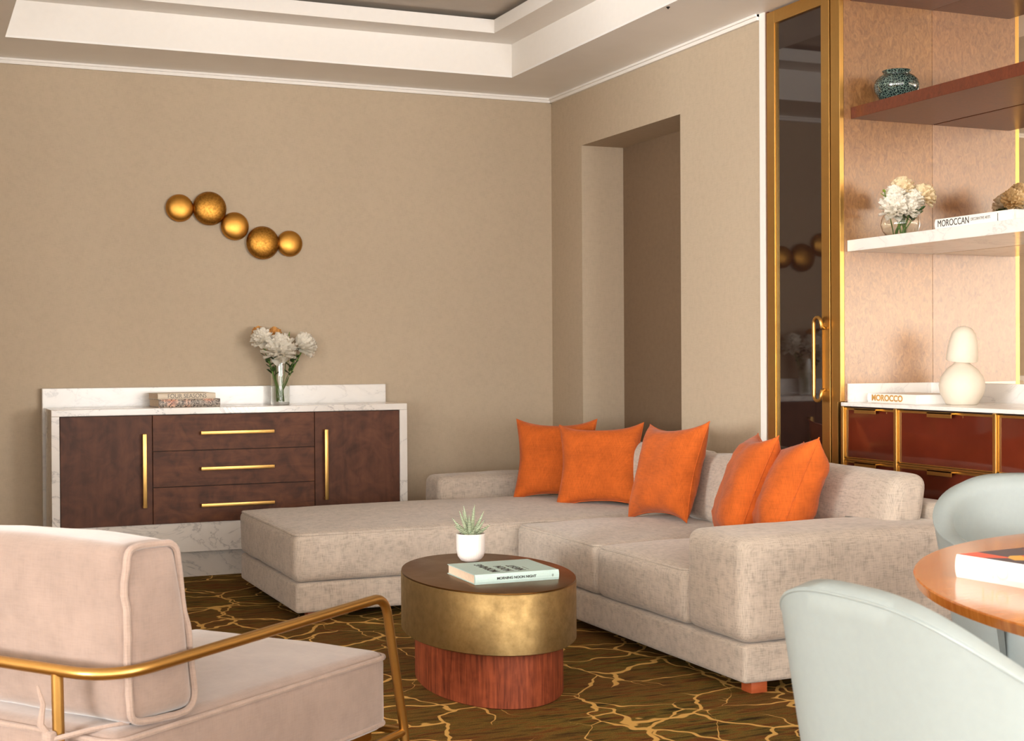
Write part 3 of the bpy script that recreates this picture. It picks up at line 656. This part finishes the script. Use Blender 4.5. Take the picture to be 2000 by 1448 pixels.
for s in (1, -1):
    tb = MB(); kx, ky, kz = s * 0.228, ybk - 0.016, 0.415
    tb.tube([(kx + 0.10 * s, -0.44, 0.432), (kx + 0.06 * s, -0.515, 0.428), (kx + 0.012 * s, ky, kz), (kx - 0.012 * s, ky - 0.004, kz - 0.01)], 0.006, 6)
    tb.tube([(kx, ky - 0.002, kz), (kx - 0.020, ky - 0.014, kz + 0.03), (kx - 0.016, ky - 0.010, kz + 0.075), (kx - 0.032, ky - 0.012, kz + 0.115)], [0.007, 0.008, 0.006, 0.003], 6)
    tb.tube([(kx, ky - 0.002, kz), (kx - 0.022, ky - 0.012, kz - 0.035), (kx - 0.030, ky - 0.012, kz - 0.09)], [0.008, 0.007, 0.004], 6)
    tb.rbox(kx - 0.02, kx + 0.012, ky - 0.016, ky + 0.008, kz - 0.016, kz + 0.016, 0.009, n=3)
    tb.build('tie', 'cord', bk)

# ------------------------------------------------------------------ tall smoked-glass cabinet on the right wall
tc = thing('tall_cabinet', 'tall brass framed cabinet with smoked glass door on the right wall', 'cabinet', (4.28, 5.71, 0))
T = dict(parent=tc, world=True, smooth=False)
MB().box(4.03, 4.55, 5.42, 6.010, 0, 2.985).build('body', 'dark', **T)
MB().box(4.0, 4.03, 5.423, 5.470, 0, 2.985, 0.002).build('jamb', 'brass', **T)
MB().box(4.004, 4.03, 5.996, 6.0135, 0, 2.985).build('edge_strip', 'shelfwood', **T)
dr = MB().box(3.996, 4.03, 5.929, 5.995, 0.03, 2.975, 0.002).box(3.996, 4.03, 5.477, 5.537, 0.03, 2.975, 0.002).box(3.997, 4.03, 5.537, 5.929, 2.912, 2.975).box(3.997, 4.03, 5.537, 5.929, 0.03, 0.10).build('door', 'brass', **T)
MB().box(4.010, 4.020, 5.537, 5.929, 0.10, 2.912).build('glass', 'smoke', dr, False, True)
MB().box(4.0, 4.010, 5.921, 5.929, 0.10, 2.912).box(4.0, 4.010, 5.537, 5.545, 0.10, 2.912).build('bead', 'brass', dr, False, True)
za, zb = 1.035, 1.435
hp = [(3.990, 5.515, zb - 0.055), (3.975, 5.512, zb - 0.05)] + arc((3.97, 5.54, zb - 0.03), 0.028, R(180), 0, 8, (0, 1, 0), (0, 0, 1)) + arc((3.97, 5.54, za + 0.03), 0.028, 0, R(-180), 8, (0, 1, 0), (0, 0, 1)) + [(3.975, 5.512, za + 0.05), (3.990, 5.515, za + 0.055)]
MB().tube(hp, 0.0085, 10).build('handle', 'brass', dr, True, True)

# ------------------------------------------------------------------ drawer cabinet, marble counter, shelving with mirror back
YE = 3.12
dc = thing('drawer_cabinet', 'low cabinet of burgundy glass drawers in brass frames behind the sofa', 'cabinet', (4.28, 4.0, 0))
D = dict(parent=dc, world=True, smooth=False)
MB().box(4.035, 4.53, YE, 5.397, 0.06, 1.016).box(4.06, 4.53, YE, 5.397, 0, 0.06).build('body', 'dark', **D)
cols = [5.382, 5.003, 4.390, 3.780, YE + 0.01]; rows = [1.016, 0.772, 0.525, 0.28, 0.07]
fm = MB()
for y in cols: fm.box(3.992, 4.035, y - 0.009, y + 0.009, 0.06, 1.016, 0.003)
for z in rows[1:]: fm.box(3.998, 4.035, YE, 5.39, z - 0.004, z + 0.004)
fm.build('brass_frame', 'brass', **D)
for i in range(len(cols) - 1):
    for j in range(len(rows) - 1):
        y1, y0, z1, z0 = cols[i] - 0.011, cols[i + 1] + 0.011, rows[j] - 0.006, rows[j + 1] + 0.006
        g = MB().box(4.008, 4.034, y0, y1, z0, z1).build('drawer', 'burg', **D)
        MB().box(4.004, 4.012, y1 - 0.006, y1, z0, z1).box(4.004, 4.012, y0, y0 + 0.006, z0, z1).box(4.002, 4.03, y0, y1, z1 - 0.010, z1).box(4.004, 4.012, y0, y1, z0, z0 + 0.005).build('edge_trim', 'brass', g, False, True)
        yc = (y0 + y1) / 2; hw = 0.075
        MB().box(3.975, 4.010, yc - hw, yc + hw, z1 - 0.006, z1 - 0.001).box(3.975, 3.979, yc - hw, yc + hw, z1 - 0.022, z1 - 0.001).build('handle', 'brass', g, False, True)
mc = thing('marble_counter', 'white marble counter with low backsplash on the drawer cabinet', 'counter', (4.28, 4.0, 1.017))
MC = dict(parent=mc, world=True, smooth=False)
MB().box(3.998, 4.53, YE, 5.397, 1.017, 1.034, 0.002).build('slab', 'marblew', **MC)
MB().box(4.036, 4.515, 5.385, 5.397, 1.034, 1.120).box(4.515, 4.529, YE, 5.397, 1.034, 1.120).build('backsplash', 'marblew', **MC)
sh = thing('display_shelving', 'built in display shelving with mirror back and figured veneer side', 'shelving', (4.28, 4.0, 1.036))
H = dict(parent=sh, world=True, smooth=False)
MB().box(4.022, 4.535, 5.398, 5.420, 1.036, 2.985).build('side_panel', 'panel', **H)
MB().box(4.022, 4.535, YE - 0.02, YE, 1.036, 2.985).build('side_panel', 'panel', **H)
MB().box(3.997, 4.0215, 5.3985, 5.4215, 1.036, 2.985, 0.002).build('edge_strip', 'brass', **H)
MB().box(4.536, 4.546, YE - 0.02, 5.420, 1.036, 2.985).build('mirror', 'mirror', **H)
MB().box(4.060, 4.535, YE, 5.398, 2.905, 2.98).build('top_panel', 'shelfwood', **H)
MB().box(4.060, 4.53, YE, 5.396, 2.355, 2.408, 0.002).build('wood_shelf', 'shelfwood', **H)
MB().box(4.036, 4.53, YE, 5.396, 1.735, 1.788, 0.003).build('marble_shelf', 'marblew', **H)
# things on the shelves
jr = thing('round_jar', 'squat dark green crackle glazed jar on the wooden shelf', 'jar', (4.215, 5.26, 2.408))
JP = [(0.052, 0.0), (0.056, 0.004), (0.078, 0.028), (0.098, 0.060), (0.104, 0.085), (0.098, 0.110), (0.080, 0.130), (0.064, 0.138), (0.060, 0.146), (0.066, 0.156), (0.061, 0.157), (0.054, 0.146), (0.054, 0.13), (0.001, 0.12)]
MB().lathe(JP[:8], (4.215, 5.26, 2.408), 48, True, False).build('body', 'crackle', jr, True, True)
MB().lathe(JP[7:], (4.215, 5.26, 2.408), 48, False, False).build('neck', 'crackle', jr, True, True)
BX, BY, BZ = 4.19, 5.205, 1.788
bw = thing('glass_bowl_vase', 'round clear glass bowl of flowers on the marble shelf', 'vase', (BX, BY, BZ))
bp = [(0.035, 0.0), (0.060, 0.008), (0.080, 0.030), (0.089, 0.058), (0.086, 0.085), (0.074, 0.108), (0.062, 0.118)]
MB().lathe(bp + [(r_ - 0.003, z_ + 0.001) for r_, z_ in reversed(bp[1:])] + [(0.001, 0.006)], (BX, BY, BZ), 40, True, False).build('body', 'water', bw, True, True)
G2 = 'flowers in the glass bowl on the marble shelf'
def bz(i): return (BX + 0.03 * math.cos(i * 2.1), BY + 0.03 * math.sin(i * 2.1), BZ + 0.012)
for i, (lb, dx, dy, dz, rr, up, mt) in enumerate((
    ('pale peach bloom at the top of the glass bowl bouquet', 0.00, -0.02, 0.225, 0.044, (0, -0.5, 0.9), 'petp'),
    ('yellow cream bloom at the right of the glass bowl bouquet', 0.085, -0.06, 0.190, 0.044, (0.5, -0.6, 0.5), 'petp'),
    ('large white bloom low at the left of the glass bowl bouquet', -0.065, -0.04, 0.130, 0.055, (-0.5, -0.7, 0.3), 'pet'),
    ('white bloom high at the left of the glass bowl bouquet', -0.045, -0.02, 0.185, 0.044, (-0.3, -0.6, 0.6), 'pet'),
    ('white bloom in the middle of the glass bowl bouquet', 0.035, -0.05, 0.170, 0.042, (0.1, -0.8, 0.5), 'pet'),
    ('white bloom at the lower front of the glass bowl bouquet', 0.0, -0.075, 0.125, 0.036, (0, -0.9, 0.2), 'pet'),
    ('white bloom at the back of the glass bowl bouquet', 0.03, 0.06, 0.180, 0.044, (0.2, 0.6, 0.6), 'pet'))):
    flower('garden_rose' if mt == 'petp' else 'white_bloom', lb, 'flower', bz(i), (BX + dx, BY + dy, BZ + dz), rr * 1.25, up, mt, 20 + i, G2, 2, 'leaf')
sprig('green_sprig', 'lime leaf sprig rising at the left of the glass bowl', bz(7), (BX - 0.115, BY - 0.03, BZ + 0.215), 31, G2, 'leafl', 14, 0.022, 'pet')
sprig('green_sprig', 'dark green leaves hanging over the front rim of the glass bowl', bz(8), (BX + 0.03, BY - 0.085, BZ + 0.115), 32, G2, 'leaf', 12, 0.04)
lp = thing('ceramic_lamp', 'white ceramic table lamp with round body and domed shade', 'lamp', (4.225, 4.84, 1.034))
MB().lathe([(0.062, 0.0), (0.068, 0.004), (0.092, 0.050), (0.098, 0.085), (0.090, 0.120), (0.066, 0.155), (0.036, 0.178), (0.026, 0.192), (0.025, 0.21)], (4.225, 4.84, 1.034), 48).build('body', 'ceramic', lp, True, True)
MB().lathe([(0.064, -0.012), (0.067, -0.006), (0.066, 0.02), (0.060, 0.07), (0.050, 0.11), (0.030, 0.134), (0.001, 0.142)], (4.225, 4.84, 1.236), 48, True, False, M4=Matrix.Rotation(R(7), 4, 'X')).build('shade', 'ceramic', lp, True, True)

# ------------------------------------------------------------------ dining table and tub chairs
dt = thing('dining_table', 'round honey oak dining table at the right edge', 'dining table', (3.049, 1.896, 0))
MB().lathe([(1.135, 0.722), (1.156, 0.727), (1.160, 0.747), (1.157, 0.750)], (0, 0, 0), 128).build('top', 'oak', dt)
MB().lathe([(0.34, 0.0), (0.34, 0.02), (0.10, 0.05), (0.07, 0.12), (0.07, 0.70), (0.30, 0.722)], (0, 0, 0), 48).build('pedestal', 'brass', dt)
def tub_chair(label, loc, face, group):
    t = thing('tub_chair', label, 'chair', (loc[0], loc[1], 0), math.atan2(face[1], face[0]) - math.pi / 2, group)
    A, B = 0.346, 0.279; NA, NZ = 56, 14; th = 0.056; amax = R(121.6)
    def rim(a): # height of the rim by angle from the back (0) to the arm ends
        s = min(1.0, abs(a) / amax); return 0.846 - 0.205 * (s * s * (3 - 2 * s)) 
    def P(a, w_, inn):
        z0 = 0.26; z = z0 + (rim(a) - z0) * w_
        fl = 0.74 + 0.26 * (w_ ** 0.8)
        c_, s_ = math.cos(a), math.sin(a); fx = math.copysign(abs(s_) ** (2 / 2.88), s_); fy = -math.copysign(abs(c_) ** (2 / 2.88), c_)
        d_ = th * (0.5 + 0.5 * w_) if inn else 0
        return Vector(((A * fl - d_) * fx, (B * fl - d_) * fy, z))
    V = []; F = []
    for inn in (0, 1):
        for i in range(NA + 1):
            a = -amax + 2 * amax * i / NA
            for j in range(NZ + 1): V.append(P(a, j / NZ, inn))
    n1 = (NA + 1) * (NZ + 1); idx = lambda s, i, j: s * n1 + i * (NZ + 1) + j
    for i in range(NA):
        for j in range(NZ): F.append((idx(0, i, j), idx(0, i + 1, j), idx(0, i + 1, j + 1), idx(0, i, j + 1))); F.append((idx(1, i, j), idx(1, i, j + 1), idx(1, i + 1, j + 1), idx(1, i + 1, j)))
    mids = []
    for i in range(NA + 1):
        p = (V[idx(0, i, NZ)] + V[idx(1, i, NZ)]) / 2 + Vector((0, 0, 0.014)); mids.append(len(V)); V.append(p)
    for i in range(NA):
        F.append((idx(0, i, NZ), idx(0, i + 1, NZ), mids[i + 1], mids[i])); F.append((mids[i], mids[i + 1], idx(1, i + 1, NZ), idx(1, i, NZ)))
        F.append((idx(0, i, 0), idx(1, i, 0), idx(1, i + 1, 0), idx(0, i + 1, 0)))
    for i in (0, NA):
        for j in range(NZ): F.append((idx(0, i, j), idx(0, i, j + 1), idx(1, i, j + 1), idx(1, i, j)))
        F.append((idx(0, i, NZ), mids[i], idx(1, i, NZ)))
    sh_ = MB().add(V, F).build('shell', 'mint', t, True, angle=70)
    MB().tube([P(-amax + 2 * amax * i / NA, 0.985, 0) * 1.0 + Vector((0, 0, 0.004)) for i in range(NA + 1)], 0.003, 6).build('seam', 'mint', sh_)
    MB().lathe([(0.60, 0.245), (0.70, 0.255), (0.78, 0.30), (0.80, 0.40), (0.76, 0.445), (0.5, 0.462), (0.001, 0.466)], (0, 0.03, 0), 48, sx=0.30, sy=0.30).build('seat_cushion', 'mint', t)
    MB().lathe([(0.22, 0), (0.22, 0.012), (0.03, 0.035), (0.026, 0.245)], (0, 0, 0), 32).build('swivel_base', 'black', t)
    return t
G3 = 'mint tub chairs around the dining table'
tub_chair('mint leather tub chair nearest the camera, its rounded back turned towards us', (1.74, 1.966), (1.0, 0.023), G3)
tub_chair('mint leather tub chair on the far side of the dining table by the sofa arm', (3.295, 3.367), (-0.246, -0.969), G3)
